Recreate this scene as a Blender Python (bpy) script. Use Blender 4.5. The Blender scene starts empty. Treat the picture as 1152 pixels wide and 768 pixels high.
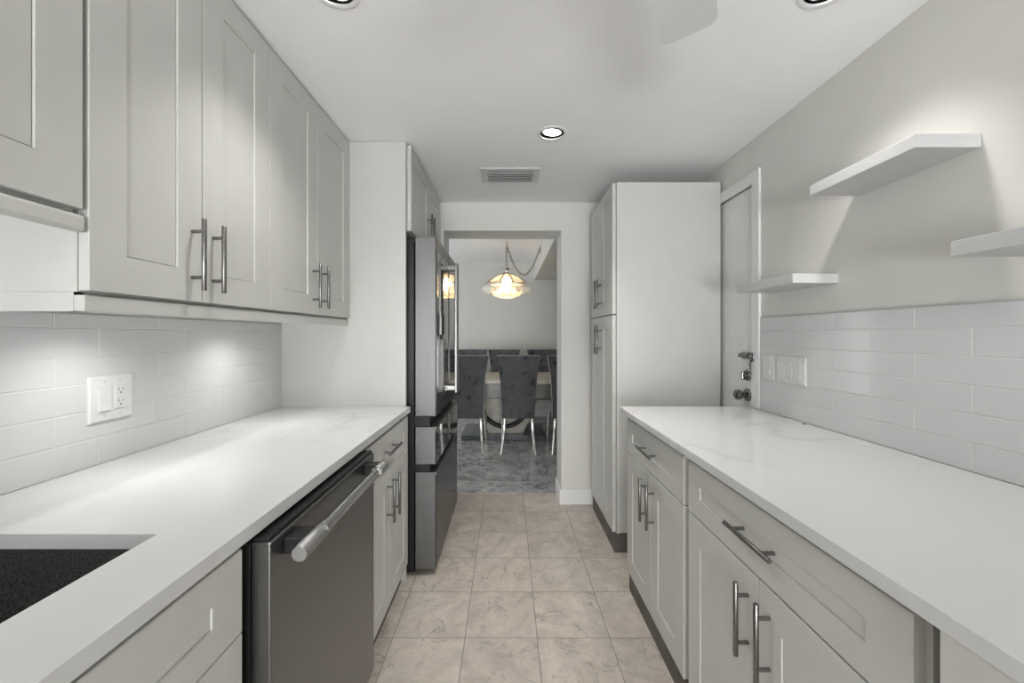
import bpy, bmesh, math, random
from mathutils import Vector, Matrix
random.seed(7)
sc = bpy.context.scene
COL = sc.collection
PI = math.pi

# ------------------------------------------------------------------ camera
CAMZ = 1.287
cd = bpy.data.cameras.new('camera'); cam = bpy.data.objects.new('camera', cd); COL.objects.link(cam)
cam.location = (0, 0, CAMZ); cam.rotation_euler = (PI/2, 0, 0)
cd.sensor_width = 36.0; cd.sensor_fit = 'HORIZONTAL'; cd.lens = 455/1152*36
cd.shift_x = 5.7/1152; cd.shift_y = -7.3/1152; cd.clip_start = 0.02
sc.camera = cam

# ------------------------------------------------------------------ world, lights, exposure
w = bpy.data.worlds.new('world'); sc.world = w; w.use_nodes = True
w.node_tree.nodes['Background'].inputs[0].default_value = (0.8, 0.88, 1.0, 1)
w.node_tree.nodes['Background'].inputs[1].default_value = 1.0
sc.view_settings.view_transform = 'Standard'; sc.view_settings.look = 'None'
sc.view_settings.gamma = 1.0; sc.view_settings.use_curve_mapping = False
sc.view_settings.exposure = 0.35

def area(name, loc, rot, sx, sy, power, color=(1, 1, 1), spread=None):
    l = bpy.data.lights.new(name, 'AREA'); l.shape = 'RECTANGLE'; l.size = sx; l.size_y = sy
    l.energy = power; l.color = color
    if spread: l.spread = spread
    o = bpy.data.objects.new(name, l); COL.objects.link(o); o.location = loc; o.rotation_euler = rot
    return o
# fill light added behind the camera, tilted up for the ceiling; dining side-window daylight
area('added_rear_fill', (0.05, -3.90, 0.72), (PI/2+.60, 0, 0), 2.2, 1.1, 165, (0.985, 0.99, 1.0))
area('dining_window_daylight', (-2.52, 4.9, 1.25), (0, -PI/2, 0), 1.7, 2.2, 25, (0.95, 0.98, 1.0))
CAN_POWER = 4.2
PUCK_POWER = 0.95
PENDANT_POWER = 6

# ------------------------------------------------------------------ materials
MATS = {}
def mat(name, color, rough=0.5, metal=0.0, emit=None, estr=0, trans=0, ior=1.45, coat=0, alpha=1, spec=0.5, sheen=0):
    m = bpy.data.materials.new(name); m.use_nodes = True
    b = m.node_tree.nodes['Principled BSDF']
    b.inputs['Base Color'].default_value = (*color, 1); b.inputs['Roughness'].default_value = rough
    b.inputs['Metallic'].default_value = metal; b.inputs['IOR'].default_value = ior
    b.inputs['Transmission Weight'].default_value = trans; b.inputs['Coat Weight'].default_value = coat
    b.inputs['Alpha'].default_value = alpha; b.inputs['Specular IOR Level'].default_value = spec
    b.inputs['Sheen Weight'].default_value = sheen
    if emit:
        b.inputs['Emission Color'].default_value = (*emit, 1); b.inputs['Emission Strength'].default_value = estr
    MATS[name] = m
    return m
def nodes(m): return m.node_tree.nodes, m.node_tree.links, m.node_tree.nodes['Principled BSDF']
def N(nt, t, **kw):
    n = nt.new(t)
    for k, v in kw.items(): setattr(n, k, v)
    return n
def mathn(nt, ln, op, a, b=None, c=None):
    n = nt.new('ShaderNodeMath'); n.operation = op
    for i, x in enumerate((a, b, c)):
        if x is None: continue
        if isinstance(x, (int, float)): n.inputs[i].default_value = x
        else: ln.new(x, n.inputs[i])
    return n.outputs[0]
def ramp(nt, ln, fac, stops):
    r = nt.new('ShaderNodeValToRGB'); e = r.color_ramp.elements
    while len(e) < len(stops): e.new(0.5)
    for i, (p, c) in enumerate(stops):
        e[i].position = p; e[i].color = (*c, 1) if len(c) == 3 else c
    ln.new(fac, r.inputs[0]); return r.outputs[0]
def mix(nt, ln, fac, a, b, mode='MIX'):
    n = nt.new('ShaderNodeMix'); n.data_type = 'RGBA'; n.blend_type = mode
    for s, x in ((0, fac), (6, a), (7, b)):
        if isinstance(x, (int, float)): n.inputs[s].default_value = x
        elif isinstance(x, tuple): n.inputs[s].default_value = (*x, 1)
        else: ln.new(x, n.inputs[s])
    return n.outputs[2]
def bump(nt, ln, b, h, strength=0.2, dist=0.01):
    n = nt.new('ShaderNodeBump'); n.inputs['Strength'].default_value = strength; n.inputs['Distance'].default_value = dist
    ln.new(h, n.inputs['Height']); ln.new(n.outputs[0], b.inputs['Normal'])

def speckle(m, scale, c1, c2, bumpd=0.0):
    nt, ln, b = nodes(m)
    g = N(nt, 'ShaderNodeNewGeometry'); n = N(nt, 'ShaderNodeTexNoise'); n.inputs['Scale'].default_value = scale
    n.inputs['Detail'].default_value = 4
    ln.new(g.outputs['Position'], n.inputs['Vector'])
    ln.new(ramp(nt, ln, n.outputs[0], [(0.35, c1), (0.65, c2)]), b.inputs['Base Color'])
    if bumpd: bump(nt, ln, b, n.outputs[0], 0.3, bumpd)

M_WALL = mat('wall_paint', (0.66, 0.655, 0.62), 0.6); speckle(M_WALL, 6, (0.655, 0.65, 0.612), (0.675, 0.67, 0.632))
M_CEIL = mat('ceiling_paint', (0.72, 0.72, 0.725), 0.7); speckle(M_CEIL, 9, (0.875, 0.875, 0.88), (0.89, 0.89, 0.895))
M_TRIM = mat('trim_paint', (0.70, 0.70, 0.70), 0.35); speckle(M_TRIM, 12, (0.75, 0.75, 0.75), (0.77, 0.77, 0.77))
M_CAB = mat('cabinet_paint', (0.68, 0.68, 0.645), 0.38); speckle(M_CAB, 10, (0.53, 0.53, 0.502), (0.545, 0.545, 0.517))
M_SHELF = mat('shelf_laminate', (0.74, 0.74, 0.74), 0.4); speckle(M_SHELF, 14, (0.50, 0.50, 0.50), (0.52, 0.52, 0.52))
M_TILE = mat('white_glazed_tile', (0.76, 0.76, 0.765), 0.12); speckle(M_TILE, 4, (0.60, 0.60, 0.605), (0.615, 0.615, 0.62))
M_GROUT = mat('white_grout', (0.62, 0.62, 0.62), 0.8); speckle(M_GROUT, 60, (0.60, 0.60, 0.60), (0.64, 0.64, 0.64))
M_HANDLE = mat('brushed_gunmetal', (0.22, 0.215, 0.205), 0.34, 1.0); speckle(M_HANDLE, 180, (0.20, 0.195, 0.185), (0.25, 0.245, 0.235))
M_STEEL = mat('stainless_steel', (0.45, 0.45, 0.44), 0.32, 1.0)
M_BSTEEL = mat('dark_stainless', (0.20, 0.20, 0.20), 0.30, 1.0)
M_BRIGHT = mat('polished_steel', (0.72, 0.72, 0.71), 0.18, 1.0); speckle(M_BRIGHT, 90, (0.42, 0.42, 0.41), (0.47, 0.47, 0.46))
M_BLACK = mat('black_plastic', (0.012, 0.012, 0.012), 0.4); speckle(M_BLACK, 60, (0.010, 0.010, 0.010), (0.015, 0.015, 0.015))
M_GLASSB = mat('black_glass', (0.03, 0.03, 0.032), 0.06, 0.0, coat=0.6); speckle(M_GLASSB, 5, (0.028, 0.028, 0.03), (0.033, 0.033, 0.035))
M_GREYP = mat('grey_plastic', (0.5, 0.5, 0.5), 0.4); speckle(M_GREYP, 40, (0.48, 0.48, 0.48), (0.52, 0.52, 0.52))
M_WPLAST = mat('white_plastic', (0.80, 0.80, 0.80), 0.3); speckle(M_WPLAST, 30, (0.66, 0.66, 0.66), (0.68, 0.68, 0.68))
M_SLOT = mat('slot_dark', (0.05, 0.05, 0.05), 0.6); speckle(M_SLOT, 50, (0.045, 0.045, 0.045), (0.055, 0.055, 0.055))
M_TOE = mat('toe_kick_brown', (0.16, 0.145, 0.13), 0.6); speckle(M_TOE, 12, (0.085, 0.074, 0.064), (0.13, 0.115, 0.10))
M_CHROME = mat('chrome', (0.75, 0.72, 0.68), 0.08, 1.0); speckle(M_CHROME, 60, (0.74, 0.71, 0.67), (0.76, 0.73, 0.69))
M_DKNOB = mat('antique_pewter', (0.23, 0.225, 0.22), 0.22, 1.0); speckle(M_DKNOB, 90, (0.2, 0.195, 0.19), (0.27, 0.265, 0.26))
M_BRASS = mat('aged_brass', (0.2, 0.17, 0.13), 0.35, 1.0); speckle(M_BRASS, 90, (0.18, 0.155, 0.115), (0.24, 0.21, 0.16))
M_BULB = mat('lit_bulb', (1, 0.9, 0.75), 0.5, emit=(1.0, 0.80, 0.55), estr=3)
M_LAMP = mat('lit_led_disc', (1, 1, 1), 0.5, emit=(1.0, 0.985, 0.96), estr=4)
M_FAN = mat('fan_white', (0.66, 0.66, 0.66), 0.45); speckle(M_FAN, 8, (0.61, 0.61, 0.61), (0.63, 0.63, 0.63))
M_VENT = mat('vent_metal', (0.62, 0.62, 0.62), 0.4); speckle(M_VENT, 20, (0.61, 0.61, 0.61), (0.63, 0.63, 0.63))
M_PANE = mat('window_glass', (0.9, 0.95, 1.0), 0.02, trans=1.0)
M_AMBER = mat('amber_capiz_glass', (0.95, 0.78, 0.52), 0.2, trans=0.5, ior=1.15, alpha=0.72)
M_CLEAR = mat('clear_bevelled_glass', (0.93, 0.95, 0.95), 0.05, trans=0.85, ior=1.25)
M_CREAM = mat('cream_marble', (0.55, 0.50, 0.40), 0.25)
M_TABLE = mat('beige_marble', (0.42, 0.39, 0.35), 0.12)

# brushed metals: streaks along one axis
def brushed(m, c1, c2, sx, sy, sz, rlo, rhi):
    nt, ln, b = nodes(m)
    g = N(nt, 'ShaderNodeNewGeometry'); mp = N(nt, 'ShaderNodeMapping'); mp.inputs['Scale'].default_value = (sx, sy, sz)
    n = N(nt, 'ShaderNodeTexNoise'); n.inputs['Scale'].default_value = 1; n.inputs['Detail'].default_value = 5
    ln.new(g.outputs['Position'], mp.inputs[0]); ln.new(mp.outputs[0], n.inputs['Vector'])
    ln.new(ramp(nt, ln, n.outputs[0], [(0.3, c1), (0.7, c2)]), b.inputs['Base Color'])
    ln.new(mathn(nt, ln, 'MULTIPLY_ADD', n.outputs[0], rhi - rlo, rlo), b.inputs['Roughness'])
brushed(M_STEEL, (0.165, 0.165, 0.162), (0.195, 0.195, 0.192), 300, 300, 4, 0.40, 0.5)
M_BKSTEEL = mat('black_stainless', (0.08, 0.08, 0.08), 0.28, 1.0); brushed(M_BKSTEEL, (0.07, 0.07, 0.07), (0.09, 0.09, 0.09), 300, 4, 300, 0.2, 0.3)
brushed(M_BSTEEL, (0.19, 0.19, 0.188), (0.225, 0.225, 0.222), 300, 4, 300, 0.26, 0.36)

# quartz
def quartz():
    m = mat('white_veined_quartz', (0.8, 0.8, 0.79), 0.08, spec=0.32)
    nt, ln, b = nodes(m)
    g = N(nt, 'ShaderNodeNewGeometry')
    n1 = N(nt, 'ShaderNodeTexNoise'); n1.inputs['Scale'].default_value = 1.3; n1.inputs['Detail'].default_value = 6; n1.inputs['Distortion'].default_value = 0.9
    ln.new(g.outputs['Position'], n1.inputs['Vector'])
    d = mathn(nt, ln, 'ABSOLUTE', mathn(nt, ln, 'SUBTRACT', n1.outputs[0], 0.5))
    v1 = ramp(nt, ln, d, [(0.0, (1, 1, 1)), (0.016, (0.25, 0.25, 0.25)), (0.05, (0, 0, 0))])
    n2 = N(nt, 'ShaderNodeTexNoise'); n2.inputs['Scale'].default_value = 0.9
    ln.new(g.outputs['Position'], n2.inputs['Vector'])
    msk = ramp(nt, ln, n2.outputs[0], [(0.45, (0, 0, 0)), (0.62, (1, 1, 1))])
    f = mathn(nt, ln, 'MULTIPLY', mathn(nt, ln, 'MULTIPLY', v1, msk), 0.55)
    sp = N(nt, 'ShaderNodeTexVoronoi'); sp.inputs['Scale'].default_value = 24
    ln.new(g.outputs['Position'], sp.inputs['Vector'])
    spk = ramp(nt, ln, sp.outputs['Distance'], [(0.0, (0.35, 0.35, 0.35)), (0.06, (0, 0, 0))])
    c = mix(nt, ln, f, (0.60, 0.60, 0.593), (0.45, 0.45, 0.445))
    c = mix(nt, ln, mathn(nt, ln, 'MULTIPLY', spk, 0.5), c, (0.5, 0.5, 0.49))
    ln.new(c, b.inputs['Base Color'])
    return m
M_QUARTZ = quartz()

# composite sink
M_SINK = mat('black_granite_composite', (0.03, 0.03, 0.03), 0.5); speckle(M_SINK, 260, (0.012, 0.012, 0.012), (0.085, 0.085, 0.082))

def stone_floor(name, x0, y0, s, base_lo, base_hi, dark, grout, veinscale, veinamt, rough, gw=0.0035):
    m = mat(name, base_lo, rough)
    nt, ln, b = nodes(m)
    g = N(nt, 'ShaderNodeNewGeometry'); sep = N(nt, 'ShaderNodeSeparateXYZ'); ln.new(g.outputs['Position'], sep.inputs[0])
    u = mathn(nt, ln, 'DIVIDE', mathn(nt, ln, 'SUBTRACT', sep.outputs[0], x0), s)
    v = mathn(nt, ln, 'DIVIDE', mathn(nt, ln, 'SUBTRACT', sep.outputs[1], y0), s)
    fu = mathn(nt, ln, 'FRACT', u); fv = mathn(nt, ln, 'FRACT', v)
    def edge(f):
        return mathn(nt, ln, 'MINIMUM', f, mathn(nt, ln, 'SUBTRACT', 1.0, f))
    e = mathn(nt, ln, 'MINIMUM', edge(fu), edge(fv))
    gm = mathn(nt, ln, 'LESS_THAN', e, gw/2/s)
    iu = mathn(nt, ln, 'FLOOR', u); iv = mathn(nt, ln, 'FLOOR', v)
    cmb = N(nt, 'ShaderNodeCombineXYZ'); ln.new(iu, cmb.inputs[0]); ln.new(iv, cmb.inputs[1])
    wn = N(nt, 'ShaderNodeTexWhiteNoise'); wn.noise_dimensions = '3D'; ln.new(cmb.outputs[0], wn.inputs['Vector'])
    off = N(nt, 'ShaderNodeVectorMath'); off.operation = 'SCALE'; ln.new(wn.outputs['Color'], off.inputs[0]); off.inputs['Scale'].default_value = 20
    pos = N(nt, 'ShaderNodeVectorMath'); pos.operation = 'ADD'; ln.new(g.outputs['Position'], pos.inputs[0]); ln.new(off.outputs[0], pos.inputs[1])
    rot = N(nt, 'ShaderNodeVectorRotate'); rot.rotation_type = 'Z_AXIS'; ln.new(pos.outputs[0], rot.inputs['Vector'])
    ln.new(mathn(nt, ln, 'MULTIPLY', wn.outputs['Value'], 6.28), rot.inputs['Angle'])
    mp = N(nt, 'ShaderNodeMapping'); mp.inputs['Scale'].default_value = (1.0, 1.5, 1.0); ln.new(rot.outputs[0], mp.inputs[0])
    n1 = N(nt, 'ShaderNodeTexNoise'); n1.inputs['Scale'].default_value = 7.0; n1.inputs['Detail'].default_value = 10; n1.inputs['Roughness'].default_value = 0.76; n1.inputs['Distortion'].default_value = 0.25
    ln.new(mp.outputs[0], n1.inputs['Vector'])
    n2 = N(nt, 'ShaderNodeTexNoise'); n2.inputs['Scale'].default_value = veinscale; n2.inputs['Detail'].default_value = 7; n2.inputs['Roughness'].default_value = 0.6; n2.inputs['Distortion'].default_value = 1.2
    ln.new(mp.outputs[0], n2.inputs['Vector'])
    c = ramp(nt, ln, n1.outputs[0], [(0.33, base_lo), (0.66, base_hi)])
    d = mathn(nt, ln, 'ABSOLUTE', mathn(nt, ln, 'SUBTRACT', n2.outputs[0], 0.47))
    vein = ramp(nt, ln, d, [(0.0, (1, 1, 1)), (0.009, (0.5, 0.5, 0.5)), (0.022, (0, 0, 0))])
    pm = N(nt, 'ShaderNodeTexNoise'); pm.inputs['Scale'].default_value = 7; ln.new(pos.outputs[0], pm.inputs['Vector'])
    pmask = ramp(nt, ln, pm.outputs[0], [(0.42, (0, 0, 0)), (0.60, (1, 1, 1))])
    c = mix(nt, ln, mathn(nt, ln, 'MULTIPLY', mathn(nt, ln, 'MULTIPLY', vein, pmask), veinamt), c, dark)
    fine = N(nt, 'ShaderNodeTexNoise'); fine.inputs['Scale'].default_value = 55; fine.inputs['Detail'].default_value = 4
    ln.new(pos.outputs[0], fine.inputs['Vector'])
    fm = ramp(nt, ln, fine.outputs[0], [(0.56, (0, 0, 0)), (0.74, (1, 1, 1))])
    c = mix(nt, ln, mathn(nt, ln, 'MULTIPLY', mathn(nt, ln, 'MULTIPLY', fm, pmask), 0.45), c, dark)
    tint = mathn(nt, ln, 'MULTIPLY_ADD', wn.outputs['Value'], 0.14, 0.93)
    tc = N(nt, 'ShaderNodeCombineXYZ')
    for i in range(3): ln.new(tint, tc.inputs[i])
    c = mix(nt, ln, 1.0, c, tc.outputs[0], 'MULTIPLY')
    c = mix(nt, ln, gm, c, grout)
    ln.new(c, b.inputs['Base Color'])
    h = mathn(nt, ln, 'SUBTRACT', n1.outputs[0], mathn(nt, ln, 'MULTIPLY', gm, 1.0))
    bump(nt, ln, b, h, 0.25, 0.004)
    return m
M_FLOOR = stone_floor('beige_stone_tile', 0.129, 1.7198, 0.3075, (0.395, 0.345, 0.298), (0.60, 0.54, 0.478), (0.22, 0.19, 0.16), (0.20, 0.18, 0.155), 3.6, 0.72, 0.38)
M_DFLOOR = stone_floor('grey_marble_tile', 0.129, 1.7198, 0.615, (0.20, 0.202, 0.20), (0.58, 0.58, 0.565), (0.05, 0.052, 0.055), (0.18, 0.18, 0.18), 1.9, 0.95, 0.22, 0.0025)

def velvet():
    m = mat('grey_crushed_velvet', (0.09, 0.09, 0.095), 0.7, sheen=0.6)
    nt, ln, b = nodes(m)
    g = N(nt, 'ShaderNodeTexCoord'); oi = N(nt, 'ShaderNodeObjectInfo')
    o2 = N(nt, 'ShaderNodeVectorMath'); o2.operation = 'ADD'
    sv = N(nt, 'ShaderNodeVectorMath'); sv.operation = 'SCALE'; sv.inputs['Scale'].default_value = 13.7; ln.new(oi.outputs['Location'], sv.inputs[0])
    ln.new(g.outputs['Object'], o2.inputs[0]); ln.new(sv.outputs[0], o2.inputs[1])
    n = N(nt, 'ShaderNodeTexNoise'); n.inputs['Scale'].default_value = 7; n.inputs['Detail'].default_value = 5; n.inputs['Distortion'].default_value = 1.5
    ln.new(o2.outputs[0], n.inputs['Vector'])
    c = ramp(nt, ln, n.outputs[0], [(0.34, (0.015, 0.015, 0.017)), (0.42, (0.07, 0.071, 0.075)), (0.7, (0.105, 0.106, 0.11))])
    ln.new(c, b.inputs['Base Color'])
    return m
M_VELVET = velvet()
M_VTRIM = mat('pale_velvet', (0.3, 0.3, 0.3), 0.6); speckle(M_VTRIM, 50, (0.27, 0.27, 0.27), (0.34, 0.34, 0.34))
for mm, c1, c2 in ((M_CREAM, (0.40, 0.37, 0.31), (0.58, 0.545, 0.47)), (M_TABLE, (0.26, 0.245, 0.225), (0.40, 0.38, 0.35))):
    speckle(mm, 7, c1, c2)
speckle(M_AMBER, 30, (0.97, 0.90, 0.76), (0.92, 0.80, 0.60)); speckle(M_CLEAR, 8, (0.92, 0.94, 0.94), (0.95, 0.96, 0.96))
M_DKBASE = mat('dark_marble', (0.09, 0.095, 0.1), 0.12); speckle(M_DKBASE, 8, (0.06, 0.065, 0.07), (0.14, 0.145, 0.15))

# ------------------------------------------------------------------ object helpers
def wloc(o):
    v = Vector((0, 0, 0))
    while o: v = v + Vector(o.location); o = o.parent
    return v
def obj(name, bm, m, parent=None, origin=None, smooth=False, kind=None, label=None):
    """link a bmesh given in world coordinates as one mesh object"""
    off = wloc(parent) if parent else Vector(origin or (0, 0, 0))
    bmesh.ops.translate(bm, verts=bm.verts, vec=-off)
    me = bpy.data.meshes.new(name); bm.to_mesh(me); bm.free()
    me.materials.append(m)
    if smooth:
        for p in me.polygons: p.use_smooth = True
        try: me.set_sharp_from_angle(angle=math.radians(smooth if smooth is not True else 40))
        except Exception: pass
    o = bpy.data.objects.new(name, me); COL.objects.link(o)
    if parent: o.parent = parent
    else: o.location = off
    if kind: o['kind'] = kind
    if label: o['label'] = label
    return o
def thing(name, label, cat, loc, group=None):
    o = bpy.data.objects.new(name, None); COL.objects.link(o); o.location = loc
    o.empty_display_size = 0.05
    o['label'] = label; o['category'] = cat
    if group: o['group'] = group
    return o
def tag(o, label, cat, group=None):
    o['label'] = label; o['category'] = cat
    if group: o['group'] = group
    return o
def dup(root, loc, label, rotz=0):
    r = root.copy(); COL.objects.link(r); r.location = loc; r['label'] = label; r.rotation_euler = (0, 0, rotz)
    for ch in list(root.children):
        c = ch.copy(); COL.objects.link(c); c.parent = r
        for g in ch.children:
            d = g.copy(); COL.objects.link(d); d.parent = c
    return r

def box(bm, x0, x1, y0, y1, z0, z1, bev=0.0, seg=2):
    if x0 > x1: x0, x1 = x1, x0
    if y0 > y1: y0, y1 = y1, y0
    if z0 > z1: z0, z1 = z1, z0
    t = bmesh.new()
    vs = [t.verts.new((x, y, z)) for x in (x0, x1) for y in (y0, y1) for z in (z0, z1)]
    for f in ((0, 1, 3, 2), (4, 6, 7, 5), (0, 4, 5, 1), (2, 3, 7, 6), (0, 2, 6, 4), (1, 5, 7, 3)):
        t.faces.new([vs[i] for i in f])
    if bev: bmesh.ops.bevel(t, geom=list(t.edges), offset=bev, segments=seg, profile=0.5, affect='EDGES')
    bmesh.ops.recalc_face_normals(t, faces=t.faces)
    merge(bm, t)
def merge(bm, t):
    me = bpy.data.meshes.new('tmp'); t.to_mesh(me); t.free(); bm.from_mesh(me); bpy.data.meshes.remove(me)
def B(*a, **k):
    bm = bmesh.new(); box(bm, *a, **k); return bm
def tube(bm, pts, radii, seg=14, caps=True):
    """swept tube through points with a radius at each"""
    pts = [Vector(p) for p in pts]
    if isinstance(radii, (int, float)): radii = [radii]*len(pts)
    rings = []; prev = None
    for i, p in enumerate(pts):
        d = (pts[min(i+1, len(pts)-1)] - pts[max(i-1, 0)]).normalized()
        if prev is None:
            a = Vector((0, 0, 1)) if abs(d.z) < 0.9 else Vector((1, 0, 0))
            n = d.cross(a).normalized()
        else:
            n = (prev - d*prev.dot(d)).normalized()
        prev = n; bn = d.cross(n)
        rings.append([bm.verts.new(p + (n*math.cos(2*PI*k/seg) + bn*math.sin(2*PI*k/seg))*radii[i]) for k in range(seg)])
    fs = []
    for a, b in zip(rings, rings[1:]):
        for k in range(seg): fs.append(bm.faces.new((a[k], a[(k+1) % seg], b[(k+1) % seg], b[k])))
    if caps:
        fs.append(bm.faces.new(rings[0][::-1])); fs.append(bm.faces.new(rings[-1]))
    bmesh.ops.recalc_face_normals(bm, faces=fs)
def lathe(bm, prof, c, axis='Z', seg=32, closed=False):
    """profile of (radius, height) turned about an axis through c"""
    def P(r, h, a):
        x, y = r*math.cos(a), r*math.sin(a)
        if axis == 'Z': return Vector(c) + Vector((x, y, h))
        if axis == 'X': return Vector(c) + Vector((h, x, y))
        return Vector(c) + Vector((x, h, y))
    rings = [[bm.verts.new(P(r, h, 2*PI*k/seg)) for k in range(seg)] if r > 1e-6 else [bm.verts.new(P(0, h, 0))] for r, h in prof]
    fs = []
    pairs = list(zip(rings, rings[1:])) + ([(rings[-1], rings[0])] if closed else [])
    for a, b in pairs:
        for k in range(seg):
            k2 = (k+1) % seg
            if len(a) == 1 and len(b) == 1: continue
            if len(a) == 1: fs.append(bm.faces.new((a[0], b[k2], b[k])))
            elif len(b) == 1: fs.append(bm.faces.new((a[k], a[k2], b[0])))
            else: fs.append(bm.faces.new((a[k], a[k2], b[k2], b[k])))
    bmesh.ops.recalc_face_normals(bm, faces=fs)

# ------------------------------------------------------------------ constants
XL, XR = -1.185, 1.276          # painted wall faces
YF, YB = -4.0, 3.09             # kitchen: wall behind the camera, wall with the opening
YD0, YD1 = 3.36, 6.40           # dining room
ZC, ZCD = 2.30, 2.44
OX0, OX1, OZ = -0.4815, 0.4156, 2.084   # opening
CT = 0.914                      # counter top

# ------------------------------------------------------------------ structure
obj('floor', B(XL-0.1, XR+0.1, YF, YD0-0.06, -0.05, 0), M_FLOOR, kind='structure', label='beige veined stone tile kitchen floor')
obj('floor_dining', B(-2.7, 3.0, YD0-0.06, YD1+0.1, -0.05, 0), M_DFLOOR, kind='structure', label='polished grey marble dining room floor')

CANS = [(0.2265, 2.033), (-0.506, 1.181), (0.938, 1.181)]
CANR = 0.062
def ceiling_bm():
    bm = bmesh.new()
    es = []
    def loop(pts):
        vs = [bm.verts.new(p) for p in pts]
        es.extend(bm.edges.new((vs[i], vs[(i+1) % len(vs)])) for i in range(len(vs)))
    loop([(XL-.1, YF-.1, ZC), (XR+.1, YF-.1, ZC), (XR+.1, YB+.05, ZC), (XL-.1, YB+.05, ZC)])
    for x, y in CANS:
        loop([(x+CANR*math.cos(2*PI*k/32), y+CANR*math.sin(2*PI*k/32), ZC) for k in range(32)])
    bmesh.ops.triangle_fill(bm, edges=es, use_beauty=True, use_dissolve=False)
    for f in bm.faces:
        if f.normal.z > 0: f.normal_flip()
    box(bm, XL-.1, XR+.1, YF-.1, YB+.05, ZC+0.10, ZC+0.12)
    return bm
obj('ceiling', ceiling_bm(), M_CEIL, kind='structure', label='flat white kitchen ceiling')
obj('ceiling_dining', B(-2.7, 3.0, YD0-.05, YD1+.1, ZCD, ZCD+.05), M_CEIL, kind='structure', label='white dining room ceiling')

wall_left = obj('wall_left', B(XL-.1, XL, YF-.1, YB, 0, ZC+.02), M_WALL, kind='structure', label='painted wall behind the left cabinets')
# right wall with a doorway recess
DY0, DY1, DZ = 2.094, 2.93, 2.062
bm = bmesh.new()
box(bm, XR, XR+.1, YF-.1, DY0-.012, 0, ZC+.02); box(bm, XR, XR+.1, DY1+.012, YB, 0, ZC+.02)
box(bm, XR, XR+.1, DY0-.012, DY1+.012, DZ+.012, ZC+.02)
box(bm, XR+.06, XR+.1, DY0-.012, DY1+.012, 0, DZ+.012)
wall_right = obj('wall_right', bm, M_WALL, kind='structure', label='warm grey painted right wall above the tile')
bm = bmesh.new()
box(bm, -2.7, OX0, YB, YD0, 0, 2.46); box(bm, OX1, 3.0, YB, YD0, 0, 2.46); box(bm, OX0, OX1, YB, YD0, OZ, 2.46)
wall_back = obj('wall_back', bm, M_WALL, kind='structure', label='painted end wall with the square opening to the dining room')
WX0, WX1, WZ0, WZ1 = -1.05, 1.15, 0.15, 2.22
bm = bmesh.new()
box(bm, XL-.1, WX0, YF-.1, YF, 0, ZC); box(bm, WX1, XR+.1, YF-.1, YF, 0, ZC)
box(bm, WX0, WX1, YF-.1, YF, 0, WZ0); box(bm, WX0, WX1, YF-.1, YF, WZ1, ZC)
obj('wall_front', bm, M_WALL, kind='structure')
bm = bmesh.new()
for a in (WX0, WX1-.05, (WX0+WX1)/2-.025): box(bm, a, a+.05, YF-.08, YF-.03, WZ0, WZ1)
box(bm, WX0, WX1, YF-.08, YF-.03, WZ0, WZ0+.05); box(bm, WX0, WX1, YF-.08, YF-.03, WZ1-.05, WZ1)
win = obj('added_window_1', bm, M_TRIM, kind='structure')  # unseen window, added to go with the rear fill light
obj('pane', B(WX0, WX1, YF-.058, YF-.052, WZ0, WZ1), M_PANE, win)
obj('wall_dining_far', B(-2.7, 3.0, YD1, YD1+.1, 0, 2.46), M_WALL, kind='structure', label='grey painted far wall of the dining room')
bm = bmesh.new()
box(bm, -2.7, -2.6, YD0, 4.05, 0, 2.46); box(bm, -2.7, -2.6, 5.75, YD1, 0, 2.46); box(bm, -2.7, -2.6, 4.05, 5.75, 0, .15); box(bm, -2.7, -2.6, 4.05, 5.75, 2.35, 2.46)
obj('wall_dining_left', bm, M_WALL, kind='structure')
bm = bmesh.new()
for y in (4.05, 4.875, 5.70): box(bm, -2.68, -2.63, y, y+.05, .15, 2.35)
box(bm, -2.68, -2.63, 4.05, 5.75, .15, .2); box(bm, -2.68, -2.63, 4.05, 5.75, 2.3, 2.35)
win = obj('window_2', bm, M_TRIM, kind='structure')
obj('pane', B(-2.658, -2.652, 4.05, 5.75, .15, 2.35), M_PANE, win)
obj('wall_dining_right', B(2.9, 3.0, YD0, YD1, 0, 2.46), M_WALL, kind='structure')
obj('trim_1', B(0.431, 2.9, YD0, YD1, 2.153, ZCD), M_WALL, kind='structure', label='boxed soffit along the dining room ceiling')
# baseboard wrapping round the right side of the opening
bm = bmesh.new()
def base_run(x0, x1, y0, y1):
    box(bm, x0, x1, y0, y1, 0, 0.098, 0.0); 
    box(bm, x0+.003 if x1-x0 < .03 else x0, x1-.003 if x1-x0 < .03 else x1, y0+.004 if y1-y0 < .03 else y0, y1, 0.098, 0.107)
base_run(OX1-.014, XR, YB-.014, YB)
base_run(OX1-.014, OX1, YB, YD0)
obj('baseboard_back', bm, M_TRIM, kind='structure', label='white baseboard wrapping the corner of the opening')
obj('baseboard_dining', B(-2.6, 2.9, YD1-.014, YD1, 0, .107, .003), M_TRIM, kind='structure')

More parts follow.
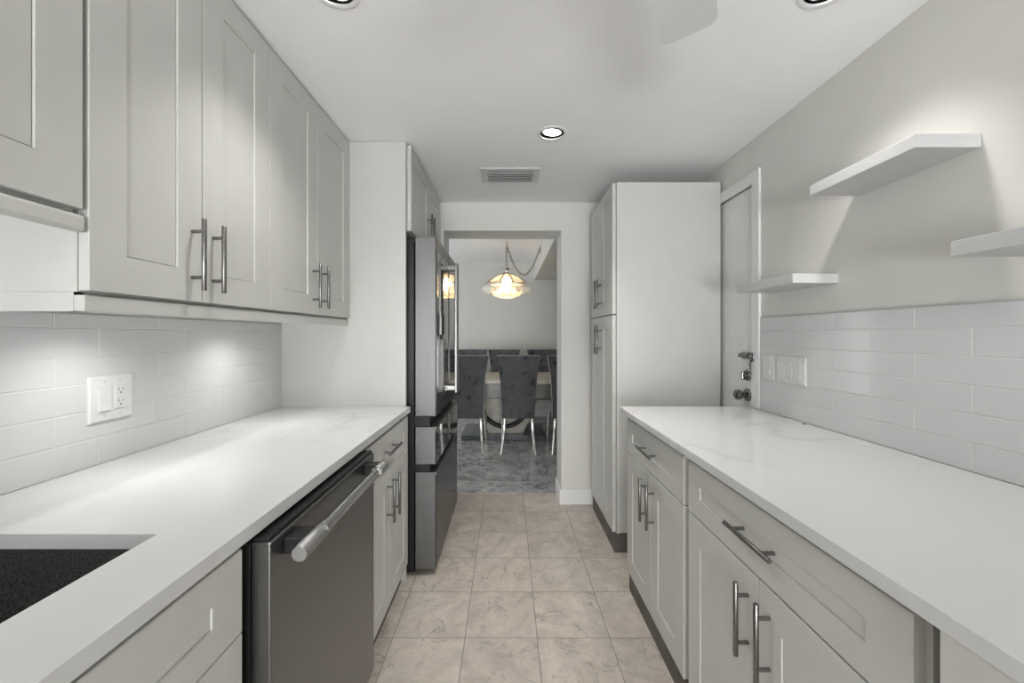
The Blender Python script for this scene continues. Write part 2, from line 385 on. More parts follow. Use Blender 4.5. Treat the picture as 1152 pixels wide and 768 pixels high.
# door in the right wall
door = bpy.data.objects.new('door_1', None); COL.objects.link(door); door.location = (XR, (DY0+DY1)/2, 0)
door['kind'] = 'structure'; door['label'] = 'plain white side door beside the tall pantry cabinet'
obj('door_panel', B(XR+.004, XR+.044, DY0, DY1, 0.008, DZ, .0015), M_TRIM, door)
bm = bmesh.new()
TR = 0.062
box(bm, XR-.014, XR, DY0-.004-TR, DY0-.004, CT+.002, DZ+.004+TR, .003); box(bm, XR-.014, XR, DY1+.004, DY1+.004+TR, 0, DZ+.004+TR, .003)
box(bm, XR-.014, XR, DY0-.004, DY1+.004, DZ+.004, DZ+.004+TR, .003)
obj('door_casing', bm, M_TRIM, door)
def rosette(y, z, r=.034):
    b = bmesh.new(); lathe(b, [(0, 0), (r, 0), (r, -.004), (r*.86, -.010), (r*.55, -.013), (0, -.013)], (XR+.004, y, z), 'X', 28); return b
k = obj('door_knob', rosette(2.150, .970), M_DKNOB, door, smooth=True, label='round pewter door knob')
b = bmesh.new(); lathe(b, [(.010, -.012), (.010, -.030), (.022, -.036), (.0275, -.048), (.0265, -.060), (.018, -.068), (0, -.070)], (XR+.004, 2.150, .970), 'X', 28)
obj('knob', b, M_DKNOB, k, smooth=True)
k = obj('deadbolt', rosette(2.148, 1.075, .031), M_DKNOB, door, smooth=True, label='pewter thumb turn deadbolt')
b = bmesh.new(); box(b, XR-.030, XR-.008, 2.142, 2.154, 1.050, 1.094, .004)
obj('thumb_turn', b, M_DKNOB, k)
b = bmesh.new(); box(b, XR-.012, XR+.004, 2.110, 2.185, 1.160, 1.195, .004); tube(b, [(XR-.014, 2.108, 1.178), (XR-.014, 2.190, 1.178)], .012)
k = obj('door_chain', b, M_DKNOB, door, smooth=True, label='pewter chain lock with hanging chain')
b = bmesh.new(); box(b, XR-.020, XR-.0145, 2.062, 2.088, 1.150, 1.196, .003)
lathe(b, [(0, 0), (.010, 0), (.010, -.012), (0, -.014)], (XR-.020, 2.075, 1.178), 'X', 16)
obj('keeper', b, M_DKNOB, k, smooth=True)
def link(bm, c, ax, lx, r, wr, up=Vector((0, 0, 1))):
    """one oval chain link: long axis up, lying in the plane (up, ax)"""
    pts = []
    for i in range(14):
        a = 2*PI*i/14; pts.append(Vector(c) + up*(math.cos(a)*lx/2) + ax*(math.sin(a)*r))
    pts.append(pts[0]); tube(bm, pts, wr, 6, caps=False)
b = bmesh.new()
for i in range(6):
    link(b, (XR-.022, 2.086 + (.002 if i % 2 else -.002), 1.146 - .013*i), Vector((1, 0, 0)) if i % 2 else Vector((0, 1, 0)), .019, .0055, .0017)
obj('chain', b, M_DKNOB, k, smooth=True)

# tiles
def tiles(side, xface, xback, ys, ye, z0, z1, pitch, length, offA, offB, ztop=None):
    bm = bmesh.new()
    sgn = 1 if xface > xback else -1
    box(bm, xback, xface - sgn*.0012, ys, ye, z0, z1)
    me_grout = bm
    t = bmesh.new(); g = 0.0011; bv = .0014
    r = 0; z = z0
    while z < z1 - .004:
        za, zb = z + (g if r else 0), min(z + pitch, z1) - (g if z + pitch < z1 else 0)
        off = offA if r % 2 == 0 else offB
        n0 = math.floor((ys - off)/length)
        y = off + n0*length
        while y < ye:
            ya, yb = max(y + g, ys), min(y + length - g, ye)
            if yb - ya > .006:
                o = [t.verts.new((xface - sgn*.0014, yy, zz)) for yy, zz in ((ya, za), (yb, za), (yb, zb), (ya, zb))]
                i = [t.verts.new((xface, yy, zz)) for yy, zz in ((ya+bv, za+bv), (yb-bv, za+bv), (yb-bv, zb-bv), (ya+bv, zb-bv))]
                t.faces.new(i)
                for q in range(4): t.faces.new((o[q], o[(q+1) % 4], i[(q+1) % 4], i[q]))
            y += length
        z += pitch; r += 1
    bmesh.ops.recalc_face_normals(t, faces=t.faces)
    for f in t.faces:
        if f.normal.x*sgn < 0: f.normal_flip()
    return bm, t
g, t = tiles('l', -1.177, XL, .793, 2.113, CT, 1.345, .0785, .315, 1.165, 1.05)
go = obj('backsplash_grout', g, M_GROUT, wall_left); obj('backsplash_tiles', t, M_TILE, go, label='white glazed subway tile')
g, t = tiles('l', -1.177, XL, -.6, .7925, CT, 1.49, .0785, .315, 1.165, 1.05)
go = obj('backsplash_grout', g, M_GROUT, wall_left); obj('backsplash_tiles', t, M_TILE, go, label='white glazed subway tile')
g, t = tiles('r', 1.268, XR, -.6, 2.027, CT, 1.372, .0787, .313, 1.1006, 1.257)
obj('tile_edge_shadow', B(1.2685, XR-.0002, -.6, 2.027, 1.3722, 1.3752), M_GREYP, wall_right)  # grey strip standing in for the shadow line along the tile tops
go = obj('backsplash_grout', g, M_GROUT, wall_right); obj('backsplash_tiles', t, M_TILE, go, label='white glazed subway tile')

# ------------------------------------------------------------------ cabinet helpers
def shaker_bm(xf, sgn, y0, y1, z0, z1, t=.020, s=.080, rail=None, d=.0038, ch=.0012):
    """shaker front: face at xf looking along sgn*X"""
    rail = rail or s
    bm = bmesh.new()
    def ring(ins_y, ins_z, dep):
        return [bm.verts.new((xf - sgn*dep, y, z)) for y, z in ((y0+ins_y, z0+ins_z), (y1-ins_y, z0+ins_z), (y1-ins_y, z1-ins_z), (y0+ins_y, z1-ins_z))]
    R = [ring(0, 0, t), ring(0, 0, .0015), ring(.0015, .0015, 0), ring(s, rail, 0), ring(s+ch, rail+ch, d), ring(s+ch, rail+ch, d+.003), ring(s+ch+.002, rail+ch+.002, d+.003), ring(s+ch+.002, rail+ch+.002, d)]
    for a, b in zip(R, R[1:]):
        for q in range(4): bm.faces.new((a[q], a[(q+1) % 4], b[(q+1) % 4], b[q]))
    bm.faces.new(R[-1]); bm.faces.new(R[0][::-1])
    bmesh.ops.recalc_face_normals(bm, faces=bm.faces)
    return bm
HL, HR, HP = .188, .006, .120     # pull length, radius, post spacing
def pull_bm(xf, sgn, y, z, vertical=True, L=HL):
    bm = bmesh.new(); xo = xf + sgn*.032
    def P(s): return (xo, y, z+s) if vertical else (xo, y+s, z)
    tube(bm, [P(-L/2), P(-L/2+.0015), P(L/2-.0015), P(L/2)], [HR-.0012, HR, HR, HR-.0012], 16)
    for s in (-HP/2, HP/2):
        p = P(s); tube(bm, [(xf, p[1], p[2]), p], .0048, 12)
    return bm
def front(parent, name, xf, sgn, y0, y1, z0, z1, rail=None, s=.080, pull=None):
    d = obj(name, shaker_bm(xf, sgn, y0, y1, z0, z1, s=s, rail=rail), M_CAB, parent)
    if pull:
        y, z, v = pull
        obj('handle', pull_bm(xf, sgn, y, z, v), M_HANDLE, d, smooth=True)
    return d
G = .0015

# ------------------------------------------------------------------ countertops
SX0, SX1, SY0, SY1 = -1.06, -.655, .02, .758
def slab_with_hole():
    bm = bmesh.new()
    x0, x1, y0, y1 = -1.1765, -.504, -.6, 2.112
    za, zb = CT-.028, CT
    box(bm, x0, SX0, y0, y1, za, zb); box(bm, SX1, x1, y0, y1, za, zb)
    box(bm, SX0, SX1, y0, SY0, za, zb); box(bm, SX0, SX1, SY1, y1, za, zb)
    bmesh.ops.remove_doubles(bm, verts=bm.verts, dist=1e-5)
    # drop the inner faces shared by neighbouring blocks
    kill = [f for f in bm.faces if abs(f.normal.x) > .9 and (abs(f.calc_center_median().x - SX0) < 1e-4 or abs(f.calc_center_median().x - SX1) < 1e-4)]
    bmesh.ops.delete(bm, geom=kill, context='FACES')
    for xx in (SX0, SX1):
        vs = [bm.verts.new((xx, yy, zz)) for yy, zz in ((SY0, za), (SY1, za), (SY1, zb), (SY0, zb))]
        bm.faces.new(vs)
    bmesh.ops.remove_doubles(bm, verts=bm.verts, dist=1e-5)
    return bm
o = obj('countertop', slab_with_hole(), M_QUARTZ, origin=(-.84, .75, CT-.028)); tag(o, 'white veined quartz countertop on the left, with the sink cut-out', 'countertop')
o = obj('countertop', B(.588, 1.2665, -.6, 2.111, CT-.028, CT, .0012, 1), M_QUARTZ, origin=(.93, .75, CT-.028)); tag(o, 'white veined quartz countertop on the right, below the three shelves', 'countertop')

# sink
sk = thing('kitchen_sink', 'black granite composite undermount sink set in the left countertop', 'sink', (-.857, .389, .66))
bm = bmesh.new()
a0, a1, b0, b1 = SX0-.004, SX1+.004, SY0-.004, SY1+.004; zt = CT-.0285; zb_ = .665
def rect(x0, x1, y0, y1, z): return [bm.verts.new(p) for p in ((x0, y0, z), (x1, y0, z), (x1, y1, z), (x0, y1, z))]
R = [rect(a0-.018, a1+.018, b0-.018, b1+.018, zt-.01), rect(a0-.018, a1+.018, b0-.018, b1+.018, zt), rect(a0, a1, b0, b1, zt), rect(a0+.004, a1-.004, b0+.004, b1-.004, zb_+.03), rect(a0+.03, a1-.03, b0+.03, b1-.03, zb_)]
for p, q in zip(R, R[1:]):
    for i in range(4): bm.faces.new((p[i], p[(i+1) % 4], q[(i+1) % 4], q[i]))
bm.faces.new(R[-1])
obj('basin', bm, M_SINK, sk)
b = bmesh.new(); lathe(b, [(.045, .0005), (.045, .004), (.036, .003), (.034, .001), (0, .001)], (-.857, .39, zb_), 'Z', 28)
obj('drain', b, M_STEEL, sk, smooth=True)

# ------------------------------------------------------------------ left base cabinets
FX = -.516
c = thing('base_cabinet', 'grey white shaker sink base cabinet nearest on the left, under the sink', 'cabinet', (-.85, .30, 0))
for y, t_ in ((-.55, .018), (.780, .009)): obj('side_panel', B(-1.176, FX-.0205, y, y+t_, .10, CT-.029), M_CAB, c)
obj('bottom_panel', B(-1.176, FX-.0205, -.532, .780, .10, .118), M_CAB, c)
obj('face_rail', B(FX-.0385, FX-.0205, -.532, .780, .86, CT-.029), M_CAB, c); obj('face_rail', B(FX-.0385, FX-.0205, -.532, .780, .690, .712), M_CAB, c)
front(c, 'drawer_front', FX, 1, .16, .789, .709, .870, rail=.060)
front(c, 'drawer_front', FX, 1, -.53, .157, .709, .870, rail=.060)
for y0, y1 in ((.476, .789), (.16, .473), (-.185, .157), (-.53, -.188)): front(c, 'door', FX, 1, y0, y1, .105, .706)
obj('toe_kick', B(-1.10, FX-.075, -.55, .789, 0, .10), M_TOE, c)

c = thing('base_cabinet', 'white shaker base cabinet between the dishwasher and the refrigerator, drawer over two doors', 'cabinet', (-.85, 1.79, 0))
obj('body', B(-1.176, FX-.0205, 1.474, 2.108, .10, CT-.029), M_CAB, c)
front(c, 'drawer', FX, 1, 1.478, 2.106, .701, .866, rail=.060, pull=(1.765, .792, False))
front(c, 'door', FX, 1, 1.478, 1.7865, .100, .697, pull=(1.742, .573, True))
front(c, 'door', FX, 1, 1.7895, 2.106, .100, .697, pull=(1.826, .573, True))
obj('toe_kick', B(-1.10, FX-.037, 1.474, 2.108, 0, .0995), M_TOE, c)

# dishwasher
dw = thing('dishwasher', 'dark stainless dishwasher with a bar handle under the left countertop', 'dishwasher', (-.80, 1.13, 0))
obj('tub', B(-1.12, -.516, .812, 1.452, .10, .868), M_BLACK, dw)
bm = B(-.5155, -.4764, .814, 1.450, .095, .868, .003)
dd = obj('door', bm, M_BSTEEL, dw)
obj('control_strip', B(-.512, -.4835, .820, 1.446, .8682, .876, .001), M_BLACK, dd)
bm = bmesh.new(); HX, HZ = -.428, .836
tube(bm, [(HX, .945, HZ), (HX, 1.325, HZ)], .0145, 24)
h = obj('handle', bm, M_BRIGHT, dd, smooth=True, label='brushed steel bar handle with knurled ends')
def knurl():
    m = mat('knurled_steel', (0.4, 0.4, 0.39), 0.34, 1.0); nt, ln, b = nodes(m)
    g = N(nt, 'ShaderNodeNewGeometry'); wv = N(nt, 'ShaderNodeTexWave'); wv.inputs['Scale'].default_value = 120; wv.bands_direction = 'Y'
    wv2 = N(nt, 'ShaderNodeTexWave'); wv2.inputs['Scale'].default_value = 150; wv2.bands_direction = 'Z'
    ln.new(g.outputs['Position'], wv.inputs['Vector']); ln.new(g.outputs['Position'], wv2.inputs['Vector'])
    bump(nt, ln, b, mathn(nt, ln, 'ADD', wv.outputs['Fac'], wv2.outputs['Fac']), 0.4, 0.001); return m
M_KNURL = knurl()
for ya, yb in ((.832, .935), (1.335, 1.405)):
    bm = bmesh.new(); tube(bm, [(HX, ya, HZ), (HX, ya+.003, HZ), (HX, yb-.003, HZ), (HX, yb, HZ)], [.0155, .0175, .0175, .0165], 28)
    obj('handle_grip', bm, M_KNURL, h, smooth=True)
for ya, yb in ((.862, .922), (1.345, 1.392)):
    bm = bmesh.new(); box(bm, -.4766, -.434, ya, yb, HZ-.017, HZ+.017, .003)
    obj('handle_bracket', bm, M_BLACK, dd)
for ya in (.935, 1.325):
    bm = bmesh.new(); tube(bm, [(HX, ya, HZ), (HX, ya+.010, HZ)], .0182, 24); obj('handle_collar', bm, M_BRIGHT, h, smooth=True)
obj('toe_panel', B(-.60, -.585, .814, 1.450, 0, .094), M_BLACK, dw)

# ------------------------------------------------------------------ left upper cabinets
UX = -.822; UB = 1.373; UT = ZC-.006
def rail_bm(y0, y1, z0, z1, ends=True):
    bm = bmesh.new()
    box(bm, UX-.027, UX-.007, y0, y1, z0, z1, .002)
    box(bm, XL+.01, UX-.027, y0, y0+.018, z0, z1)
    return bm
PUCKS = []
def upper(label, y0, ymid, y1, zb, railz, hz=1.497, hoff=.037, rail_front=UX-.007):
    c = thing('wall_cabinet', label, 'cabinet', ((XL+UX)/2, (y0+y1)/2, zb), 'shaker wall cabinets on the left')
    obj('body', B(XL+.0005, UX-.0215, y0+.0005, y1-.0005, zb-.001, UT+.005), M_CAB, c)
    z0 = zb + .002
    front(c, 'door', UX, 1, y0+G, ymid-G, z0, UT-.008, pull=(ymid-hoff, hz, True) if hz else None)
    front(c, 'door', UX, 1, ymid+G, y1-G, z0, UT-.008, pull=(ymid+hoff, hz, True) if hz else None)
    return c
c = upper('shaker wall cabinet at left edge of photo, raised higher over the sink', .005, .395, .7865, 1.529, None, hz=1.655)
bm = bmesh.new(); box(bm, UX-.022, UX+.002, .005, .789, 1.487, 1.519, .006); box(bm, XL+.004, UX-.022, .005, .030, 1.487, 1.5275)
box(bm, UX-.045, UX-.022, .005, .7865, 1.519, 1.5275)
obj('light_rail', bm, M_CAB, c)
c1 = upper('two-door shaker wall cabinet in front of the outlet plate, with pulls side by side', .7936, 1.0926, 1.4018, UB, None)
bm = bmesh.new(); box(bm, UX-.027, UX-.006, .792, 1.4013, 1.334, 1.366, .002); box(bm, UX-.045, UX-.027, .793, 1.4013, 1.334, 1.3715); box(bm, XL+.011, UX-.027, .792, .812, 1.334, 1.3715)
obj('light_rail', bm, M_CAB, c1)
c2 = upper('two-door shaker wall cabinet next to the tall refrigerator panel', 1.4018, 1.7534, 2.1145, UB, None, hoff=.040)
bm = bmesh.new(); box(bm, UX-.027, UX-.006, 1.4017, 2.1145, 1.334, 1.366, .002); box(bm, UX-.045, UX-.027, 1.4017, 2.1145, 1.334, 1.3715)
obj('light_rail', bm, M_CAB, c2)
# under-cabinet puck lamps
for i, (y, lab) in enumerate(((1.07, 'round under-cabinet puck light above the outlet plate'), (1.66, 'round under-cabinet puck light nearer the refrigerator'))):
    p = thing('puck_light', lab, 'light', (-0.99, y, 1.372), 'under-cabinet puck lights')
    b = bmesh.new(); lathe(b, [(0, 0), (.033, 0), (.033, -.012), (.028, -.013), (.027, -.0115)], (-0.99, y, 1.372), 'Z', 28); obj('housing', b, M_STEEL, p, smooth=True)
    b = bmesh.new(); lathe(b, [(.0265, -.0115), (0, -.0115)], (-0.99, y, 1.372), 'Z', 28); obj('lens', b, M_LAMP, p)
    l = bpy.data.lights.new('puck_glow', 'SPOT'); l.energy = PUCK_POWER*6; l.spot_size = math.radians(150); l.spot_blend = 1; l.shadow_soft_size = .033; l.color = (1, .985, .96)
    lo = bpy.data.objects.new('puck_glow', l); COL.objects.link(lo); lo.parent = p; lo.location = (0, 0, -.018)

# tall refrigerator panel
o = obj('cabinet_end_panel', B(-1.1845, -.5295, 2.115, 2.134, 0, ZC-.002, .001, 1), M_CAB, origin=(-.86, 2.125, 0)); tag(o, 'tall flat end panel standing between the left countertop and the refrigerator', 'panel')

# cabinet over the refrigerator
c = thing('wall_cabinet', 'shaker cabinet above the refrigerator with two doors', 'cabinet', (-.85, 2.61, 1.83), 'shaker wall cabinets on the left')
obj('body', B(XL+.001, -.5285, 2.1345, 3.088, 1.835, ZC-.002), M_CAB, c)
front(c, 'door', -.506, 1, 2.1365, 2.6085, 1.838, ZC-.012, s=.075, pull=(2.570, 1.960, True))
front(c, 'door', -.506, 1, 2.6115, 3.084, 1.838, ZC-.012, s=.075, pull=(2.650, 1.960, True))

# ------------------------------------------------------------------ refrigerator
fr = thing('refrigerator', 'tall black stainless French-door refrigerator with water dispenser', 'refrigerator', (-.80, 2.615, 0))
bm = bmesh.new(); box(bm, -1.15, -.497, 2.165, 3.066, .03, 1.785, .003); box(bm, -.56, -.50, 2.20, 3.03, 0, .03)
for y in (2.20, 2.98): box(bm, -1.10, -1.04, y, y+.05, 0, .03)
obj('body', bm, M_BLACK, fr)
FXF = -.378
def fdoor(name, y0, y1, z0, z1):
    d = obj(name, B(-.4905, FXF-.0035, y0, y1, z0, z1, .003), M_STEEL, fr)
    return d
DYA, DYB, DZA, DZB = 2.205, 2.415, .955, 1.405   # dispenser
for i, (y0, y1) in enumerate(((2.160, 2.612), (2.618, 3.070))):
    d = fdoor('door', y0, y1, .852, 1.812)
    bm = bmesh.new()
    if i == 0:
        box(bm, FXF-.0035, FXF, y0+.002, DYA, .854, 1.810); box(bm, FXF-.0035, FXF, DYB, y1-.002, .854, 1.810)
        box(bm, FXF-.0035, FXF, DYA, DYB, .854, DZA); box(bm, FXF-.0035, FXF, DYA, DYB, DZB, 1.810)
    else: box(bm, FXF-.0035, FXF, y0+.002, y1-.002, .854, 1.810)
    obj('front_panel', bm, M_BKSTEEL, d, label='dark stainless door front')
    bm = bmesh.new(); gx0, gx1 = FXF+.0002, FXF+.002; ga, gb = y0+.02, y1-.02
    if i == 0:
        box(bm, gx0, gx1, ga, DYA-.0005, .93, 1.74); box(bm, gx0, gx1, DYB+.0005, gb, .93, 1.74); box(bm, gx0, gx1, DYA-.0005, DYB+.0005, .93, DZA-.0005); box(bm, gx0, gx1, DYA-.0005, DYB+.0005, DZB+.0005, 1.74)
    else: box(bm, gx0, gx1, ga, gb, .93, 1.74)
    obj('glass_insert', bm, M_GLASSB, d, label='glossy black glass insert')
    bm = bmesh.new(); yy = 2.588 if i == 0 else 2.642; hx = FXF+.052
    box(bm, hx-.010, hx+.010, yy-.011, yy+.011, .917, 1.748, .005)
    for z in (.935, 1.700): box(bm, FXF, hx-.006, yy-.009, yy+.009, z, z+.03, .002)
    obj('handle', bm, M_HANDLE, d, label='slim steel vertical handle')
    if i == 0:
        b = bmesh.new(); box(b, FXF-.0034, FXF+.004, DYA, DYB, DZA, DZA+.012); box(b, FXF-.0034, FXF+.004, DYA, DYB, 1.285, DZB)
        box(b, FXF-.0034, FXF+.004, DYA, DYA+.012, DZA, DZB); box(b, FXF-.0034, FXF+.004, DYB-.012, DYB, DZA, DZB)
        box(b, FXF, FXF+.018, 2.28, 2.34, 1.262, 1.290, .004); box(b, FXF-.003, FXF+.020, DYA+.01, DYB-.01, DZA+.004, DZA+.022, .002)
        obj('dispenser', b, M_GLASSB, d, label='black water dispenser recess')
        obj('dispenser_back', B(FXF-.0034, FXF-.001, DYA+.012, DYB-.012, DZA+.012, 1.285), M_GREYP, d)
obj('hinge_cover', B(-.56, -.40, 2.175, 2.245, 1.7855, 1.808, .004), M_BLACK, fr)
for z0, z1 in ((.5946, .796), (.036, .554)):
    d = fdoor('drawer', 2.160, 3.070, z0, z1)
    obj('front_panel', B(FXF-.0035, FXF, 2.162, 3.068, z0+.002, z1-.014), M_GLASSB if z0 > .5 else M_BKSTEEL, d)
    bm = bmesh.new(); box(bm, FXF-.012, FXF+.004, 2.160, 3.070, z1-.014, z1+.001, .002)
    obj('lip', bm, M_STEEL, d, label='steel finger lip along the drawer top')
bm = bmesh.new(); box(bm, -.497, -.415, 2.175, 3.055, .797, .851); box(bm, -.497, -.415, 2.175, 3.055, .555, .594)
obj('recess_strip', bm, M_BLACK, fr)

# ------------------------------------------------------------------ right base cabinets
RX = .613
def base_right(label, y0, ymid, y1, dz0=.697, name='base_cabinet'):
    c = thing(name, label, 'cabinet', (.93, (y0+y1)/2, 0), 'shaker base cabinets on the right')
    obj('body', B(RX+.0205, 1.262, y0-.010, y1+.010, .100, CT-.029), M_CAB, c)
    front(c, 'drawer', RX, -1, y0, y1, dz0, .866, rail=.062, pull=((y0+y1)/2, .786, False))
    front(c, 'door', RX, -1, y0, ymid-G, .092, dz0-.005, pull=(ymid-.042, .566, True))
    front(c, 'door', RX, -1, ymid+G, y1, .092, dz0-.005, pull=(ymid+.042, .566, True))
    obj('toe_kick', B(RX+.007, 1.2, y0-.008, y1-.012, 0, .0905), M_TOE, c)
    return c
base_right('far shaker base cabinet on the right, drawer over two doors, next to the pantry gap', 1.4037, 1.728, 2.061)
base_right('wider shaker base cabinet on the right, nearest the camera, drawer over two doors', .611, .986, 1.366)
c = thing('base_cabinet', 'flush white base cabinet at bottom right corner of photo, cut off by the frame', 'cabinet', (.93, .05, 0), 'shaker base cabinets on the right')
obj('body', B(.6125, 1.262, -.55, .556, .10, CT-.0285), M_CAB, c)
obj('door', B(.592, .6115, -.547, .554, .105, CT-.0285, .0015, 1), M_CAB, c)
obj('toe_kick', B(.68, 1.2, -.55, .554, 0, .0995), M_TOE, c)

# pantry
PX, PY0, PY1, PZ = .624, 2.390, 3.0, 2.189
c = thing('pantry_cabinet', 'tall free-standing white pantry cabinet with four shaker doors at the end of the right side', 'cabinet', (.95, 2.7, 0))
bm = bmesh.new()
box(bm, PX+.0235, PX+.046, PY0-.003, PY1, .115, PZ, .001); box(bm, PX+.046, 1.2615, PY0, PY1, .119, PZ)
obj('body', bm, M_CAB, c)
pm = 2.697
front(c, 'door', PX, -1, PY0+.002, pm-G, 1.411, PZ-.004, pull=(pm-.037, 1.556, True))
front(c, 'door', PX, -1, pm+G, PY1-.002, 1.411, PZ-.004, pull=(pm+.037, 1.556, True))
front(c, 'door', PX, -1, PY0+.002, pm-G, .122, 1.404, pull=(pm-.037, 1.256, True))
front(c, 'door', PX, -1, pm+G, PY1-.002, .122, 1.404, pull=(pm+.037, 1.256, True))
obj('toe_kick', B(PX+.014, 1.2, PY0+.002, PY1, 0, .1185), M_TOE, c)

# ------------------------------------------------------------------ floating shelves
def shelf(y0, y1, z0, z1):
    return B(1.10, XR-.0005, y0, y1, z0, z1, .0012, 1)
sh = obj('floating_shelf', shelf(1.087, 1.470, 1.792, 1.829), M_SHELF, origin=(1.19, 1.2785, 1.792))
tag(sh, 'white floating shelf mounted highest on the right wall', 'shelf', 'floating shelves')
for y, z, lab in ((1.748, 1.487, 'low white floating shelf beside the door casing'), (.812, 1.481, 'low white floating shelf cut off by the right edge of photo')):
    s2 = sh.copy(); COL.objects.link(s2); s2.location = (1.19, y, z); s2['label'] = lab

# ------------------------------------------------------------------ wall plates
def plate(label, cat, xf, sgn, y0, y1, z0, z1, gangs, name='switch_plate'):
    p = thing(name, label, cat, (xf, (y0+y1)/2, (z0+z1)/2))
    bm = bmesh.new()
    a = [bm.verts.new((xf+sgn*.0002, y, z)) for y, z in ((y0, z0), (y1, z0), (y1, z1), (y0, z1))]
    m_ = .005
    b_ = [bm.verts.new((xf+sgn*.004, y, z)) for y, z in ((y0, z0), (y1, z0), (y1, z1), (y0, z1))]
    c_ = [bm.verts.new((xf+sgn*.007, y, z)) for y, z in ((y0+m_, z0+m_), (y1-m_, z0+m_), (y1-m_, z1-m_), (y0+m_, z1-m_))]
    for p1, p2 in ((a, b_), (b_, c_)):
        for q in range(4): bm.faces.new((p1[q], p1[(q+1) % 4], p2[(q+1) % 4], p2[q]))
    bm.faces.new(c_); bm.faces.new(a[::-1]); bmesh.ops.recalc_face_normals(bm, faces=bm.faces)
    obj('cover_plate', bm, M_WPLAST, p)
    n = len(gangs); wdt = (y1-y0); zc = (z0+z1)/2; hh = .034; X = xf + sgn*.007
    step = .046*wdt/(.046*n+.043) if n > 1 else 0
    for i, gk in enumerate(gangs):
        yc = (y0+y1)/2 + (i-(n-1)/2)*step*1.03; hw = .0165
        # recess outline + insert
        bm = B(X-sgn*.001, X+sgn*.0012, yc-hw-.0012, yc+hw+.0012, zc-hh-.0012, zc+hh+.0012); obj('bezel', bm, M_GROUT, p)
        if gk == 's':
            bm = bmesh.new()
            pts = [(0, -hh), (.0045, -hh), (.0016, 0), (.0038, hh), (0, hh)] 
            vs = [[bm.verts.new((X+sgn*(.0008+d), yy, zc+z)) for d, z in pts] for yy in (yc-hw, yc+hw)]
            for q in range(5): bm.faces.new((vs[0][q], vs[0][(q+1) % 5], vs[1][(q+1) % 5], vs[1][q]))
            bm.faces.new(vs[0]); bm.faces.new(vs[1][::-1]); bmesh.ops.recalc_face_normals(bm, faces=bm.faces)
            obj('rocker_switch', bm, M_WPLAST, p)
        else:
            ot = obj('outlet', B(X, X+sgn*.0028, yc-hw, yc+hw, zc-hh, zc+hh, .0006, 1), M_WPLAST, p)
            bm = bmesh.new(); XX = X+sgn*.0028
            for s in (-1, 1):
                z_ = zc + s*.0175 + .003
                box(bm, XX-.0002, XX+.0002, yc-.0075, yc-.0055, z_-.0005, z_+.0075); box(bm, XX-.0002, XX+.0002, yc+.0055, yc+.0075, z_, z_+.0065)
                box(bm, XX-.0002, XX+.0002, yc-.0026, yc+.0026, z_-.010, z_-.0055, )
            obj('slots', bm, M_SLOT, ot)
        for s in (-1, 1):
            bm = bmesh.new(); lathe(bm, [(.003, 0), (.003, sgn*.0008), (0, sgn*.001)], (X, yc, zc+s*.049), 'X', 12)
            obj('screw', bm, M_GREYP, p)
plate('white plate with one rocker switch and a double outlet on the left tile', 'outlet', -1.177, 1, 1.132, 1.267, 1.035, 1.168, ('s', 'o'), 'outlet_plate')
plate('single rocker switch plate on the right tile, beside the door casing', 'switch', 1.268, -1, 1.909, 1.998, 1.069, 1.192, ('s',))
plate('triple rocker switch plate on the right tile, nearer the camera', 'switch', 1.268, -1, 1.710, 1.894, 1.069, 1.192, ('s', 's', 's'))

# ------------------------------------------------------------------ ceiling fittings
def can(loc, label, first=None):
    x, y = loc
    r = thing('recessed_light', label, 'light', (x, y, ZC), 'recessed ceiling lights')
    b = bmesh.new(); lathe(b, [(.0595, .002), (.0595, -.003), (.064, -.0045), (.074, -.003), (.0755, 0), (.0615, .0005)], (x, y, ZC), 'Z', 40); obj('trim_ring', b, M_TRIM, r, smooth=True)
    b = bmesh.new(); lathe(b, [(.060, -.001), (.060, .055), (0, .055)], (x, y, ZC), 'Z', 40); obj('baffle', b, M_BLACK, r, smooth=True)
    return r
CL = ['round recessed ceiling light in mid-ceiling, closest to the air vent', 'round recessed ceiling light at top left edge of photo, over the left cabinets', 'round recessed ceiling light at top right edge of photo']
TILT = [(0.08, 0.06), (-0.12, 0.22), (-0.05, -0.18)]
BEAM = [(0.0, 0.0, 95, 1.7), (0.10, -0.10, 115, 1.0), (0.15, -0.04, 100, 0.9)]
for (xy, lab, tl, dz, bm_) in zip(CANS, CL, TILT, (.002, .004, .003), BEAM):
    r = can(xy, lab)
    bm = bmesh.new(); lathe(bm, [(.038, .030), (.050, .003), (.048, .0), (.046, .002)], (0, 0, 0), 'Z', 36)
    bm.transform(Matrix.Translation((xy[0], xy[1], ZC+dz)) @ Matrix.Rotation(tl[0], 4, 'X') @ Matrix.Rotation(tl[1], 4, 'Y'))
    lm = obj('lamp', bm, M_BLACK, r, smooth=True)
    bm = bmesh.new(); lathe(bm, [(.046, .003), (.030, .0045), (0, .005)], (0, 0, 0), 'Z', 36)
    bm.transform(Matrix.Translation((xy[0], xy[1], ZC+dz)) @ Matrix.Rotation(tl[0], 4, 'X') @ Matrix.Rotation(tl[1], 4, 'Y'))
    obj('lens', bm, M_LAMP, lm)
    l = bpy.data.lights.new('can_beam', 'SPOT'); l.energy = CAN_POWER*6*bm_[3]; l.spot_size = math.radians(bm_[2]); l.spot_blend = 1.0; l.shadow_soft_size = .045; l.color = (1, .985, .96)
    lo = bpy.data.objects.new('can_beam', l); COL.objects.link(lo); lo.parent = r; lo.location = (0, 0, -.012); lo.rotation_euler = (bm_[0], bm_[1], 0)

